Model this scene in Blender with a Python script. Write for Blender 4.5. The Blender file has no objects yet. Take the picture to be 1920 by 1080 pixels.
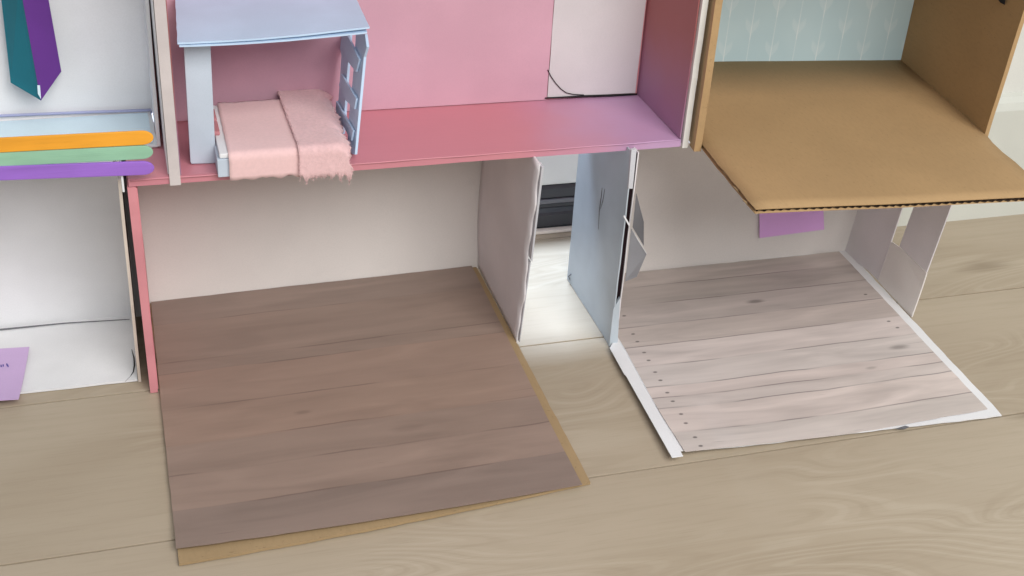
import bpy, bmesh, math, random
from mathutils import Vector, Matrix, Euler, noise

scene = bpy.context.scene
# ------------------------------------------------------------------ camera
CAM = Vector((0.0, -0.92, 0.655))
YAW, PITCH, ROLL, FPX = -0.32294311, -0.54419237, 0.06732802, 2395.2
RC = (Matrix.Rotation(YAW, 3, 'Z') @ Matrix.Rotation(math.pi/2 + PITCH, 3, 'X') @ Matrix.Rotation(ROLL, 3, 'Z'))
cd = bpy.data.cameras.new('camera'); cam = bpy.data.objects.new('camera', cd)
scene.collection.objects.link(cam); scene.camera = cam
cam.matrix_world = Matrix.Translation(CAM) @ RC.to_4x4()
cd.sensor_fit = 'HORIZONTAL'; cd.sensor_width = 36.0; cd.lens = FPX/1920*36.0
cd.clip_start = 0.02; cd.clip_end = 50
# ------------------------------------------------------------------ room light
w = bpy.data.worlds.new('World'); scene.world = w; w.use_nodes = True
bg = w.node_tree.nodes['Background']
bg.inputs['Color'].default_value = (0.86, 0.93, 1.0, 1); bg.inputs['Strength'].default_value = 0.39
def area(name, loc, target, sx, sy, power, col):
    l = bpy.data.lights.new(name, 'AREA'); l.shape = 'RECTANGLE'; l.size = sx; l.size_y = sy
    l.energy = power; l.color = col
    o = bpy.data.objects.new(name, l); scene.collection.objects.link(o)
    o.location = loc
    o.rotation_euler = (Vector(target) - Vector(loc)).to_track_quat('-Z', 'Y').to_euler()
    return o
area('room_key_light', (0.62, -1.75, 1.70), (0.28, 0.0, 0.1), 1.6, 1.2, 55, (1.0, 0.98, 0.95))  # large soft key lamp added in front
area('door_daylight', (0.36, 0.51, 0.94), (0.36, 0.08, 0.0), 0.40, 0.20, 25, (0.60, 0.76, 1.0))
scene.view_settings.view_transform = 'Standard'; scene.view_settings.look = 'None'
scene.view_settings.exposure = 0.0; scene.view_settings.gamma = 1.0
scene.cycles.max_bounces = 8

random.seed(7)
COL = scene.collection
# ------------------------------------------------------------------ pixel -> point on a real plane
def ray(px, py):
    return RC @ Vector(((px-960)/FPX, -(py-540)/FPX, -1))
def hit(px, py, p0, n):
    d = ray(px, py); p0 = Vector(p0); n = Vector(n)
    return CAM + d*((p0-CAM).dot(n)/d.dot(n))
def F(px, py, z=0.0): return hit(px, py, (0, 0, z), (0, 0, 1))
def Y(px, py, y=0.0): return hit(px, py, (0, y, 0), (0, 1, 0))
def X(px, py, x=0.0): return hit(px, py, (x, 0, 0), (1, 0, 0))
# ------------------------------------------------------------------ object helpers
def thing(name, label, cat, loc=(0, 0, 0), group=None):
    o = bpy.data.objects.new(name, None); COL.objects.link(o); o.location = loc
    o.empty_display_size = 0.02
    o['label'] = label; o['category'] = cat
    if group: o['group'] = group
    return o
def tag(o, label, cat, group=None):
    o['label'] = label; o['category'] = cat
    if group: o['group'] = group
    return o
def link(name, bm, mat, parent=None, smooth=False):
    bmesh.ops.recalc_face_normals(bm, faces=bm.faces)
    me = bpy.data.meshes.new(name); bm.to_mesh(me); bm.free()
    if mat: me.materials.append(mat)
    if smooth:
        for p in me.polygons: p.use_smooth = True
    o = bpy.data.objects.new(name, me); COL.objects.link(o)
    if parent:
        o.parent = parent
        off = Vector((0, 0, 0)); q = parent
        while q: off += q.location; q = q.parent
        for v in me.vertices: v.co -= off
    return o
def bm_box(bm, x0, x1, y0, y1, z0, z1):
    vs = [bm.verts.new((x, y, z)) for z in (z0, z1) for y in (y0, y1) for x in (x0, x1)]
    for f in ((0, 1, 3, 2), (4, 6, 7, 5), (0, 4, 5, 1), (2, 3, 7, 6), (0, 2, 6, 4), (1, 5, 7, 3)):
        bm.faces.new([vs[i] for i in f])
def bevel(bm, off):
    if off > 0:
        bm.normal_update()
        es = [e for e in bm.edges if len(e.link_faces) == 2 and e.calc_face_angle(0) > 0.6]
        bmesh.ops.bevel(bm, geom=es, offset=off, segments=2, affect='EDGES', profile=0.6)
def box(name, x0, x1, y0, y1, z0, z1, mat, parent=None, bev=0.0005):
    bm = bmesh.new(); bm_box(bm, x0, x1, y0, y1, z0, z1)
    bmesh.ops.recalc_face_normals(bm, faces=bm.faces); bevel(bm, bev)
    return link(name, bm, mat, parent)
def slab(name, pts, thick, mat, parent=None, bev=0.0003):
    """outline polygon extruded by the vector thick"""
    bm = bmesh.new(); t = Vector(thick); n = len(pts)
    a = [bm.verts.new(Vector(p)) for p in pts]; b = [bm.verts.new(Vector(p)+t) for p in pts]
    bm.faces.new(a); bm.faces.new(b[::-1])
    for i in range(n): bm.faces.new((a[i], b[i], b[(i+1) % n], a[(i+1) % n]))
    bmesh.ops.recalc_face_normals(bm, faces=bm.faces); bevel(bm, bev)
    return link(name, bm, mat, parent)
def sheet(name, c, nu, nv, thick, mat, parent=None, amp=0.0, edge=0.0, freq=9.0, seed=0.0, fn=None, smooth=True):
    """closed sheet over the quad c = (p00, p10, p11, p01), gently warped by amp along thick, edges uneven by edge"""
    p00, p10, p11, p01 = [Vector(p) for p in c]; t = Vector(thick); tn = t.normalized()
    bm = bmesh.new(); uvl = bm.loops.layers.uv.new('UVMap'); top, bot, uv = {}, {}, {}
    for i in range(nu+1):
        for j in range(nv+1):
            u, v = i/nu, j/nv
            p = p00*(1-u)*(1-v)+p10*u*(1-v)+p11*u*v+p01*(1-u)*v
            if edge and (i in (0, nu) or j in (0, nv)):
                du = (p10-p00).normalized(); dv = (p01-p00).normalized()
                e = noise.noise(p*60+Vector((seed, 3, 1)))*edge + noise.noise(p*250+Vector((seed, 1, 7)))*edge*0.5
                if i in (0, nu): p = p+du*e
                if j in (0, nv): p = p+dv*e
            d = noise.noise(p*freq+Vector((seed, seed*1.7, 5)))*amp if amp else 0
            p = p+tn*d
            if fn: p = p+fn(u, v)
            top[i, j] = bm.verts.new(p+t); bot[i, j] = bm.verts.new(p)
            uv[top[i, j]] = (u, v); uv[bot[i, j]] = (u, v)
    for i in range(nu):
        for j in range(nv):
            bm.faces.new((top[i, j], top[i+1, j], top[i+1, j+1], top[i, j+1]))
            bm.faces.new((bot[i, j], bot[i, j+1], bot[i+1, j+1], bot[i+1, j]))
    rim = [(i, 0) for i in range(nu)]+[(nu, j) for j in range(nv)]+[(i, nv) for i in range(nu, 0, -1)]+[(0, j) for j in range(nv, 0, -1)]
    side = []
    for k in range(len(rim)):
        a, b = rim[k], rim[(k+1) % len(rim)]
        side.append(bm.faces.new((bot[a], bot[b], top[b], top[a])))
    for f in bm.faces:
        f.smooth = smooth
        for l in f.loops: l[uvl].uv = uv[l.vert]
    for f in side:
        f.smooth = False
        for e in f.edges: e.smooth = False
    return link(name, bm, mat, parent)
def tube(name, pts, r, mat, parent=None, seg=6, flat=1.0):
    bm = bmesh.new(); rings = []
    for i, p in enumerate(pts):
        p = Vector(p); d = (Vector(pts[min(i+1, len(pts)-1)])-Vector(pts[max(i-1, 0)])).normalized()
        a = d.cross(Vector((0, 0, 1)) if abs(d.z) < 0.9 else Vector((0, 1, 0))).normalized(); b = d.cross(a)
        rr = r if not callable(r) else r(i/(len(pts)-1))
        rings.append([bm.verts.new(p+a*rr*math.cos(k*2*math.pi/seg)*flat+b*rr*math.sin(k*2*math.pi/seg)) for k in range(seg)])
    for i in range(len(rings)-1):
        for k in range(seg):
            bm.faces.new((rings[i][k], rings[i][(k+1) % seg], rings[i+1][(k+1) % seg], rings[i+1][k]))
    bm.faces.new(rings[0][::-1]); bm.faces.new(rings[-1])
    return link(name, bm, mat, parent, True)
# ------------------------------------------------------------------ materials
class NT:
    def __init__(s, name, rough=0.7, spec=0.3):
        s.m = bpy.data.materials.new(name); s.m.use_nodes = True; s.t = s.m.node_tree
        s.b = s.t.nodes['Principled BSDF']; s.b.inputs['Roughness'].default_value = rough
        s.b.inputs['Specular IOR Level'].default_value = spec
        s.tc = s.t.nodes.new('ShaderNodeTexCoord')
    def put(s, sock, v):
        if hasattr(v, 'is_output') or isinstance(v, bpy.types.NodeSocket): s.t.links.new(v, sock)
        else: sock.default_value = v
    def M(s, op, a, b=0.0, c=None, clamp=False):
        n = s.t.nodes.new('ShaderNodeMath'); n.operation = op; n.use_clamp = clamp
        s.put(n.inputs[0], a); s.put(n.inputs[1], b)
        if c is not None: s.put(n.inputs[2], c)
        return n.outputs[0]
    def mix(s, f, a, b, mode='MIX'):
        n = s.t.nodes.new('ShaderNodeMix'); n.data_type = 'RGBA'; n.blend_type = mode
        s.put(n.inputs[0], f); s.put(n.inputs[6], a if hasattr(a, 'is_output') else (*a, 1)); s.put(n.inputs[7], b if hasattr(b, 'is_output') else (*b, 1))
        return n.outputs[2]
    def map(s, vec, scale=(1, 1, 1), loc=(0, 0, 0)):
        n = s.t.nodes.new('ShaderNodeMapping'); s.put(n.inputs[0], vec)
        n.inputs['Scale'].default_value = scale; n.inputs['Location'].default_value = loc
        return n.outputs[0]
    def noise(s, vec, scale, detail=3, rough=0.5, dist=0.0):
        n = s.t.nodes.new('ShaderNodeTexNoise'); s.put(n.inputs['Vector'], vec)
        n.inputs['Scale'].default_value = scale; n.inputs['Detail'].default_value = detail
        n.inputs['Roughness'].default_value = rough; n.inputs['Distortion'].default_value = dist
        return n.outputs[0]
    def ramp(s, f, stops, interp='LINEAR'):
        n = s.t.nodes.new('ShaderNodeValToRGB'); s.put(n.inputs[0], f); cr = n.color_ramp; cr.interpolation = interp
        while len(cr.elements) < len(stops): cr.elements.new(0.5)
        for e, (p, c) in zip(cr.elements, stops):
            e.position = p; e.color = (*c, 1) if isinstance(c, (tuple, list)) else (c, c, c, 1)
        return n.outputs[0]
    def sep(s, vec):
        n = s.t.nodes.new('ShaderNodeSeparateXYZ'); s.put(n.inputs[0], vec); return n.outputs
    def bump(s, h, dist, strength=1.0):
        n = s.t.nodes.new('ShaderNodeBump'); n.inputs['Distance'].default_value = dist; n.inputs['Strength'].default_value = strength
        s.put(n.inputs['Height'], h); s.t.links.new(n.outputs[0], s.b.inputs['Normal'])
    def done(s, col):
        s.put(s.b.inputs['Base Color'], col if hasattr(col, 'is_output') else (*col, 1)); return s.m
    def rng(s, f, a, b, c=0.0, d=1.0):
        n = s.t.nodes.new('ShaderNodeMapRange'); n.interpolation_type = 'SMOOTHSTEP'
        s.put(n.inputs[0], f)
        for i, v in enumerate((a, b, c, d)): n.inputs[i+1].default_value = v
        return n.outputs[0]
def srgb(r, g, b):
    return tuple(((c/255)/12.92 if c/255 <= 0.04045 else ((c/255+0.055)/1.055)**2.4) for c in (r, g, b))
def paper(name, col, var=0.06, rough=0.75, spec=0.25, crease=0.0006, grain=1.0):
    n = NT(name, rough, spec); P = n.tc.outputs['Object']
    big = n.noise(P, 14, 3); fine = n.noise(P, 900, 2)
    dark = tuple(c*(1-var*2) for c in col); lite = tuple(min(1, c*(1+var)) for c in col)
    c = n.mix(n.rng(big, 0.3, 0.7), dark, lite)
    c = n.mix(n.M('MULTIPLY', n.rng(fine, 0.35, 0.7), 0.10*grain), c, tuple(x*0.7 for x in col))
    smudge = n.rng(n.noise(n.map(P, (1, 1, 1), (3, 1, 2)), 45, 4, 0.6), 0.62, 0.82)
    c = n.mix(n.M('MULTIPLY', smudge, 0.07), c, tuple(x*0.55 for x in col))
    n.bump(n.M('ADD', n.M('MULTIPLY', n.noise(P, 16, 1), 1.0), n.M('MULTIPLY', fine, 0.012)), crease*2, 0.5)
    return n.done(c)
def cardboard(name, col):
    n = NT(name, 0.8, 0.2); P = n.tc.outputs['Object']
    big = n.noise(P, 12, 3); fib = n.noise(n.map(P, (500, 120, 500)), 1, 3)
    c = n.mix(n.rng(big, 0.3, 0.7), tuple(x*0.95 for x in col), tuple(x*1.03 for x in col))
    c = n.mix(n.M('MULTIPLY', n.rng(fib, 0.4, 0.75), 0.14), c, tuple(x*0.6 for x in col))
    speck = n.rng(n.noise(P, 420, 1), 0.7, 0.76)
    c = n.mix(n.M('MULTIPLY', speck, 0.35), c, tuple(x*0.45 for x in col))
    fl = n.M('SINE', n.M('MULTIPLY', n.sep(P)[0], 2*math.pi/0.007))
    n.bump(n.M('ADD', n.M('MULTIPLY', fl, 0.05), n.M('ADD', n.M('MULTIPLY', n.noise(P, 12, 1), 0.5), n.M('MULTIPLY', fib, 0.04))), 0.0009, 0.5)
    return n.done(c)

MW = paper('white_paper', (0.82, 0.82, 0.835), 0.03)
MGR = paper('grey_white_paper', (0.80, 0.755, 0.72), 0.015)
MWALL = paper('lilac_grey_paper', (0.77, 0.73, 0.74), 0.03, crease=0.0007)
MBEIGE = paper('beige_paper_edge', (0.62, 0.555, 0.54), 0.08)
MCREAM = paper('cream_card_edge', (0.72, 0.64, 0.55), 0.08)
MPINK = paper('pink_paint', (0.70, 0.28, 0.31), 0.06, 0.5, 0.4)
MPINKP = paper('pale_pink_paper', (0.63, 0.365, 0.445), 0.03)
MBLUE = paper('light_blue_card', (0.57, 0.73, 0.92), 0.04, 0.6)
MPOST = paper('grey_blue_card', (0.56, 0.63, 0.72), 0.04, 0.6)
MBLUEW = paper('pale_blue_side', (0.50, 0.56, 0.61), 0.06, 0.45, 0.4)
MEDGE = paper('grey_edge_paper', (0.58, 0.58, 0.61), 0.04)
MBALC = paper('pale_sky_paper', (0.70, 0.85, 0.93), 0.04)
MLILAC = paper('lilac_note_paper', (0.63, 0.45, 0.72), 0.03)
MMAUVE = paper('mauve_note_paper', (0.78, 0.44, 0.84), 0.03)
MTEAL = paper('teal_paper', srgb(32, 114, 130), 0.05)
MPURP = paper('purple_paper', srgb(106, 56, 142), 0.05)
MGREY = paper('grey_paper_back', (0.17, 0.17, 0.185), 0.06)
def stick_paint(name, col):
    n = NT(name, 0.55, 0.35); P = n.tc.outputs['Object']
    g = n.noise(n.map(P, (22, 700, 700)), 1, 4, 0.6); big = n.noise(n.map(P, (14, 60, 60)), 1, 3)
    c = n.mix(n.rng(big, 0.3, 0.7), tuple(x*0.88 for x in col), tuple(min(1, x*1.06) for x in col))
    c = n.mix(n.M('MULTIPLY', n.rng(g, 0.5, 0.75), 0.22), c, tuple(x*0.6 for x in col))
    n.bump(g, 0.0003, 0.6)
    return n.done(c)
MORANGE = stick_paint('orange_stick_paint', srgb(240, 165, 50))
MGREEN = stick_paint('green_stick_paint', srgb(152, 198, 168))
MVIOLET = stick_paint('violet_stick_paint', srgb(158, 110, 206))
MCARD = cardboard('brown_cardboard', (0.44, 0.285, 0.142))
MCARDL = cardboard('tan_cardboard', (0.38, 0.265, 0.145))
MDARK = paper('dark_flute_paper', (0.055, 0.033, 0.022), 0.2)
MGAPMARK = paper('black_gap_mark', (0.018, 0.016, 0.018), 0.1)  # flat black for cut lines, the hole mark and the shadow gap
MBLACK = paper('black_rubber', (0.034, 0.034, 0.038), 0.1, 0.45, 0.5)
MTRACK = paper('dark_grey_rubber', (0.12, 0.12, 0.13), 0.1, 0.4, 0.5)
MROOM = paper('white_wall_paint', (0.72, 0.72, 0.67), 0.02, 0.6)
MSKIRT = paper('white_gloss_paint', (0.66, 0.67, 0.61), 0.02, 0.35, 0.5)
MSLOT = paper('slot_shade_black', (0.02, 0.012, 0.014), 0.1, 0.95, 0.0)
MINKB = paper('blue_ink', (0.08, 0.08, 0.35), 0.1)

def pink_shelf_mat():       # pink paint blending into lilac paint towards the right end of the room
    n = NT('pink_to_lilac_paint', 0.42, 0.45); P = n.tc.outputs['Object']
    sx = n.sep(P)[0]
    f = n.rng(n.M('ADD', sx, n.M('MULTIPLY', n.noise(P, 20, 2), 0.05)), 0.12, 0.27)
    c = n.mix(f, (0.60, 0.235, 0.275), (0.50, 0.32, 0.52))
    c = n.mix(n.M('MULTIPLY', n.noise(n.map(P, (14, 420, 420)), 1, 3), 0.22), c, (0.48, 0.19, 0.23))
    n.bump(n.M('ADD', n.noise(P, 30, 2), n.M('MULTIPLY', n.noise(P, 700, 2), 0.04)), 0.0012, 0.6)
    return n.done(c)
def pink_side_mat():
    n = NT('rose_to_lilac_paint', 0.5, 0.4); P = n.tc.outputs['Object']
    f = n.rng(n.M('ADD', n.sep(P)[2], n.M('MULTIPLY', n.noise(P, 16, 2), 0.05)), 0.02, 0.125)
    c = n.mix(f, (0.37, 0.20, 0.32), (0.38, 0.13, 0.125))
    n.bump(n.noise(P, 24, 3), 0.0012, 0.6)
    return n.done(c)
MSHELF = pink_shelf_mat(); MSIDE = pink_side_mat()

def print_mat(name, seams, tones, base, line, nails=(), knots=(), streak=0.5, W=0.31, H=0.345, rough=0.55, lineamt=0.6, gapth=0.5, sv=42):
    """flat wood-plank print; u runs along the planks, v from back (0) to front (1)"""
    n = NT(name, rough, 0.35); uv = n.sep(n.tc.outputs['UV']); u, v = uv[0], uv[1]
    vec = n.tc.outputs['UV']
    wob = n.M('MULTIPLY', n.M('SUBTRACT', n.noise(n.map(vec, (5, 2, 1)), 1, 2), 0.5), 0.012)
    vv = n.M('ADD', v, wob)
    stops = [(0.0, tones[0])]+[(s, tones[i+1]) for i, s in enumerate(seams)]
    tone = n.ramp(vv, stops, 'CONSTANT')
    st = n.noise(n.map(vec, (2.0, sv, 1)), 1, 4, 0.6, 0.4)
    st2 = n.noise(n.map(vec, (7, 190, 1)), 1, 3, 0.6, 0.2)
    blot = n.noise(n.map(vec, (2.2, 13, 1), (4, 2, 0)), 1, 3, 0.5, 0.9)
    g = n.M('ADD', n.M('MULTIPLY', n.M('SUBTRACT', st, 0.5), 0.7), n.M('ADD', n.M('MULTIPLY', n.M('SUBTRACT', st2, 0.5), 0.22), n.M('MULTIPLY', n.M('SUBTRACT', blot, 0.5), 1.5)))
    k = n.M('ADD', 1.0, n.M('MULTIPLY', g, streak))
    # knots: darker rings
    for (ku, kv, kr, ks) in knots:
        du = n.M('MULTIPLY', n.M('SUBTRACT', u, ku), 0.35*W/H); dv = n.M('SUBTRACT', v, kv)
        d = n.M('SQRT', n.M('ADD', n.M('MULTIPLY', du, du), n.M('MULTIPLY', dv, dv)))
        d = n.M('ADD', d, n.M('MULTIPLY', n.M('SUBTRACT', st2, 0.5), kr*0.7))
        k = n.M('MULTIPLY', k, n.M('SUBTRACT', 1.0, n.M('MULTIPLY', n.rng(d, kr, kr*0.2), ks)))
    c = n.mix(1.0, tone, base, 'MULTIPLY')
    n3 = n.t.nodes.new('ShaderNodeVectorMath'); n3.operation = 'SCALE'; n.put(n3.inputs[0], c); n.put(n3.inputs['Scale'], k)
    c = n3.outputs[0]
    # joint lines, broken here and there
    dmin = None
    for s in seams:
        d = n.M('ABSOLUTE', n.M('SUBTRACT', vv, s)); dmin = d if dmin is None else n.M('MINIMUM', dmin, d)
    brk = n.rng(n.noise(n.map(vec, (3.5, 14, 1), (1, 5, 0)), 1, 2), gapth-0.1, gapth+0.08, 0.1, 1.0)
    ln = n.M('MULTIPLY', n.rng(dmin, 0.0036, 0.0010), n.M('MULTIPLY', brk, lineamt))
    # short cracks
    cr = n.noise(n.map(vec, (4.5, 150, 1), (2, 8, 0)), 1, 1, 0.4, 0.3)
    crk = n.M('MULTIPLY', n.rng(cr, 0.72, 0.78), n.M('MULTIPLY', n.rng(blot, 0.42, 0.6), lineamt*0.8))
    c = n.mix(n.M('MAXIMUM', ln, crk), c, line)
    for (nu_, nv_) in nails:
        du = n.M('MULTIPLY', n.M('SUBTRACT', u, nu_), W/H*0.62); dv = n.M('SUBTRACT', v, nv_)
        d = n.M('SQRT', n.M('ADD', n.M('MULTIPLY', du, du), n.M('MULTIPLY', dv, dv)))
        c = n.mix(n.M('MULTIPLY', n.rng(d, 0.0058, 0.0028), 0.72), c, (0.07, 0.06, 0.06))
    n.bump(n.noise(n.tc.outputs['Object'], 18, 2), 0.0012, 0.6)
    return n.done(c)

def laminate_mat():
    n = NT('oak_laminate', 0.42, 0.5); P = n.tc.outputs['Object']
    oi = n.t.nodes.new('ShaderNodeObjectInfo')
    off = n.t.nodes.new('ShaderNodeVectorMath'); off.operation = 'ADD'
    cmb = n.t.nodes.new('ShaderNodeCombineXYZ'); n.put(cmb.inputs[0], n.M('MULTIPLY', oi.outputs['Random'], 13.0)); n.put(cmb.inputs[1], n.M('MULTIPLY', oi.outputs['Random'], 7.0))
    n.put(off.inputs[0], P); n.put(off.inputs[1], cmb.outputs[0]); V = off.outputs[0]
    wv = n.t.nodes.new('ShaderNodeTexWave'); wv.wave_type = 'BANDS'; wv.bands_direction = 'Y'
    n.put(wv.inputs['Vector'], n.map(V, (1.5, 9, 1))); wv.inputs['Scale'].default_value = 1.3
    wv.inputs['Distortion'].default_value = 9; wv.inputs['Detail'].default_value = 2.5; wv.inputs['Detail Scale'].default_value = 0.9
    st = n.noise(n.map(V, (6, 130, 1)), 1, 4, 0.6, 0.3)
    fine = n.noise(n.map(V, (30, 700, 1)), 1, 3, 0.6)
    big = n.noise(n.map(V, (2.2, 9, 1)), 1, 3, 0.5, 0.5)
    c = n.mix(n.rng(big, 0.3, 0.72), (0.400, 0.325, 0.236), (0.462, 0.386, 0.290))
    sw = n.noise(n.map(V, (2.4, 11, 1), (1, 6, 0)), 1, 1, 0.4, 0.9)
    cont = n.rng(n.M('SINE', n.M('MULTIPLY', sw, 120.0)), 0.45, 1.0)
    patch = n.rng(n.noise(n.map(V, (3.5, 8, 1), (7, 2, 0)), 1, 2, 0.5, 0.6), 0.46, 0.62)
    c = n.mix(n.M('MULTIPLY', n.M('MULTIPLY', cont, patch), 0.19), c, (0.60, 0.53, 0.42))
    c = n.mix(n.M('MULTIPLY', n.M('MULTIPLY', n.rng(n.M('SINE', n.M('MULTIPLY', sw, 120.0)), -0.6, -1.0), patch), 0.15), c, (0.27, 0.205, 0.13))
    c = n.mix(n.M('MULTIPLY', n.rng(st, 0.45, 0.75), 0.14), c, (0.26, 0.2, 0.13))
    c = n.mix(n.M('MULTIPLY', n.rng(fine, 0.5, 0.75), 0.16), c, (0.24, 0.185, 0.12))
    vo = n.t.nodes.new('ShaderNodeTexVoronoi'); vo.feature = 'F1'; n.put(vo.inputs['Vector'], n.map(V, (2.0, 7.0, 1), (0.3, 0.2, 0))); vo.inputs['Scale'].default_value = 1.0
    kn = n.rng(n.M('ADD', vo.outputs['Distance'], n.M('MULTIPLY', n.M('SUBTRACT', st, 0.5), 0.16)), 0.10, 0.01)
    c = n.mix(n.M('MULTIPLY', kn, 0.55), c, (0.2, 0.145, 0.09))
    n.put(n.b.inputs['Roughness'], n.M('ADD', 0.36, n.M('MULTIPLY', st, 0.2)))
    n.bump(n.M('ADD', n.M('MULTIPLY', st, 0.5), wv.outputs[1]), 0.00012, 0.5)
    return n.done(c)

# ------------------------------------------------------------------ room floor: laminate boards on a base
MLAM = laminate_mat()
MGAP = paper('dark_joint', (0.05, 0.04, 0.03), 0.1)
fl = box('floor', -1.6, 3.0, -1.4, 1.2, -0.03, -0.0085, MGAP, bev=0); fl['kind'] = 'structure'
def boards():
    wd, L = 0.191, 1.38
    for k in range(-7, 7):
        y0 = 0.005+k*wd
        s = {0: -0.32, 1: -0.4, -1: -0.45, -2: -0.5}.get(k, random.uniform(-1.2, -0.3))
        x = s-L
        while x < 3.0:
            a, b = max(x, -1.6), min(x+L, 3.0)
            if b-a > 0.02:
                bm = bmesh.new(); bm_box(bm, a+0.0004, b-0.0004, y0+0.0008, y0+wd-0.0008, -0.008, 0.0)
                bmesh.ops.recalc_face_normals(bm, faces=bm.faces); bevel(bm, 0.0004)
                link('floor_board', bm, MLAM, fl)
            x += L
boards()

# ------------------------------------------------------------------ room wall at the right, patio door sill in the gap
wall = thing('room_wall', 'white room wall with a tall white skirting board at the right edge', 'wall', (1.4, 0.16, 0))
box('wall_surface', 0.66, 2.6, 0.165, 0.30, 0.0, 1.3, MROOM, wall, 0.002)
bm = bmesh.new()
prof = [(0.165, 0.0), (0.15, 0.0), (0.15, 0.132), (0.153, 0.140), (0.159, 0.145), (0.165, 0.147)]
a = [bm.verts.new((0.66, y, z)) for y, z in prof]; b = [bm.verts.new((2.6, y, z)) for y, z in prof]
bm.faces.new(a); bm.faces.new(b[::-1])
for i in range(len(prof)): bm.faces.new((a[i], b[i], b[(i+1) % 6], a[(i+1) % 6]))
link('skirting_board', bm, MSKIRT, wall)
door = thing('patio_door', 'white door bottom rail over ridged black sill, seen through the gap', 'door', (0.3, 0.22, 0))
bm = bmesh.new()       # ridged black sill profile
prof = [(0.26, 0.0), (0.2135, 0.0), (0.2135, 0.005), (0.210, 0.0075), (0.210, 0.020), (0.2125, 0.022), (0.215, 0.0265), (0.2125, 0.029), (0.2125, 0.032), (0.217, 0.038), (0.2125, 0.040), (0.2125, 0.050), (0.216, 0.053), (0.26, 0.053)]
a = [bm.verts.new((-0.8, y, z)) for y, z in prof]; b = [bm.verts.new((0.659, y, z)) for y, z in prof]
bm.faces.new(a); bm.faces.new(b[::-1])
for i in range(len(prof)): bm.faces.new((a[i], b[i], b[(i+1) % len(prof)], a[(i+1) % len(prof)]))
link('sill', bm, MBLACK, door)
box('ridge', -0.8, 0.659, 0.2105, 0.214, 0.0335, 0.0385, MTRACK, door, 0.001)
box('bottom_rail', -0.8, 0.659, 0.2145, 0.245, 0.0535, 0.105, MROOM, door, 0.003)
box('trim_strip', -0.8, 0.659, 0.205, 0.2130, 0.0005, 0.004, MCREAM, door, 0.001)

# ------------------------------------------------------------------ lower middle box: open shoebox with its lid folded out on the floor
b1 = thing('open_shoebox', 'open lower shoebox with pink left side and brown lid folded out on floor', 'box', (0.16, 0.07, 0))
sheet('back_panel', ((-0.004, 0.1425, -0.0005), (0.322, 0.1505, -0.0005), (0.322, 0.1505, 0.196), (-0.004, 0.1425, 0.196)), 24, 14, (0, 0.0018, 0), MGR, b1, amp=0.0006, seed=1)
# pink left side, leaning a little, with its wavy inner liner
pl0 = [Y(238, 341, 0.0), Y(285, 738, 0.0)]
sheet('left_panel', ((-0.0085, 0.0, 0.001), (-0.0085, 0.142, 0.001), (-0.0085, 0.142, 0.1950), (-0.0085, 0.0, 0.1950)), 12, 16, (0.0062, 0, 0), MPINK, b1, amp=0.0008, edge=0.0006, seed=2)
sheet('liner', ((-0.0029, 0.001, 0.003), (-0.0029, 0.140, 0.003), (-0.0029, 0.140, 0.194), (-0.0029, 0.001, 0.194)), 10, 20, (0.0014, 0, 0), MPINK, b1, amp=0.0009, edge=0.0010, freq=22, seed=3)
# right side: wavy grey paper
def wavy(u, v): return Vector((0.0022*math.sin(v*7+u*3)*u, 0.0, 0.0))
def gw(z):      # front edge of the grey side, leaning back towards its foot and torn a little
    return -0.016+0.024*(1-z/0.196)+0.0014*math.sin(z*70)+0.0012*math.sin(z*190)
bm = bmesh.new(); nu, nv = 14, 30; g = {}
for i in range(nu+1):
    for j in range(nv+1):
        z = 0.002+0.194*j/nv; yf = gw(z); yb = 0.1505; u = i/nu
        y = yf+(yb-yf)*u
        x = 0.3188+0.0008*math.sin(z*34+y*14)*(0.4+u)+0.0007*noise.noise(Vector((y*25, z*25, 2)))
        g[i, j] = (x, y, z)
ta = {k: bm.verts.new(p) for k, p in g.items()}; tb = {k: bm.verts.new((p[0]+0.0014, p[1], p[2])) for k, p in g.items()}
for i in range(nu):
    for j in range(nv):
        for t in (ta, tb): bm.faces.new((t[i, j], t[i+1, j], t[i+1, j+1], t[i, j+1])).smooth = True
for j in range(nv):
    for i in (0, nu): bm.faces.new((ta[i, j], ta[i, j+1], tb[i, j+1], tb[i, j]))
for i in range(nu):
    for j in (0, nv): bm.faces.new((ta[i, j], ta[i+1, j], tb[i+1, j], tb[i, j]))
for e in bm.edges:
    if e.calc_face_angle(0) > 0.8: e.smooth = False
link('right_panel', bm, MWALL, b1)
# folded white edging on the upper front edge of the grey side
slab('edge_fold', [(0.3206, -0.0180, 0.1945), (0.3228, -0.0180, 0.1945), (0.3222, -0.0085, 0.098), (0.3206, -0.0085, 0.100)], (0, 0.010, 0), MEDGE, b1)
slab('edge_tab', [(0.3206, -0.006, 0.097), (0.3219, -0.006, 0.097), (0.3214, 0.0065, 0.004), (0.3206, 0.0065, 0.004)], (0, 0.006, 0), MEDGE, b1)
box('top_panel', -0.002, 0.3195, 0.006, 0.1515, 0.1945, 0.1962, MGR, b1, 0.0003)
# cardboard floor that folds out in front
def lift(u, v): return Vector((0, 0, 0.0012*max(0, v-0.75)*4*(0.4+0.6*math.sin(u*5+1))))
sheet('floor_panel', ((-0.0012, 0.1415, 0.0004), (0.3185, 0.1485, 0.0004), F(1107, 908, 0.001), F(336, 1061, 0.001)), 40, 40, (0, 0, 0.0022), MCARDL, b1, amp=0.0005, edge=0.0006, seed=5,
      fn=lambda u, v: Vector((0, -0.0035*math.sin(math.pi*u)*v**6, 0)))

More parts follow.
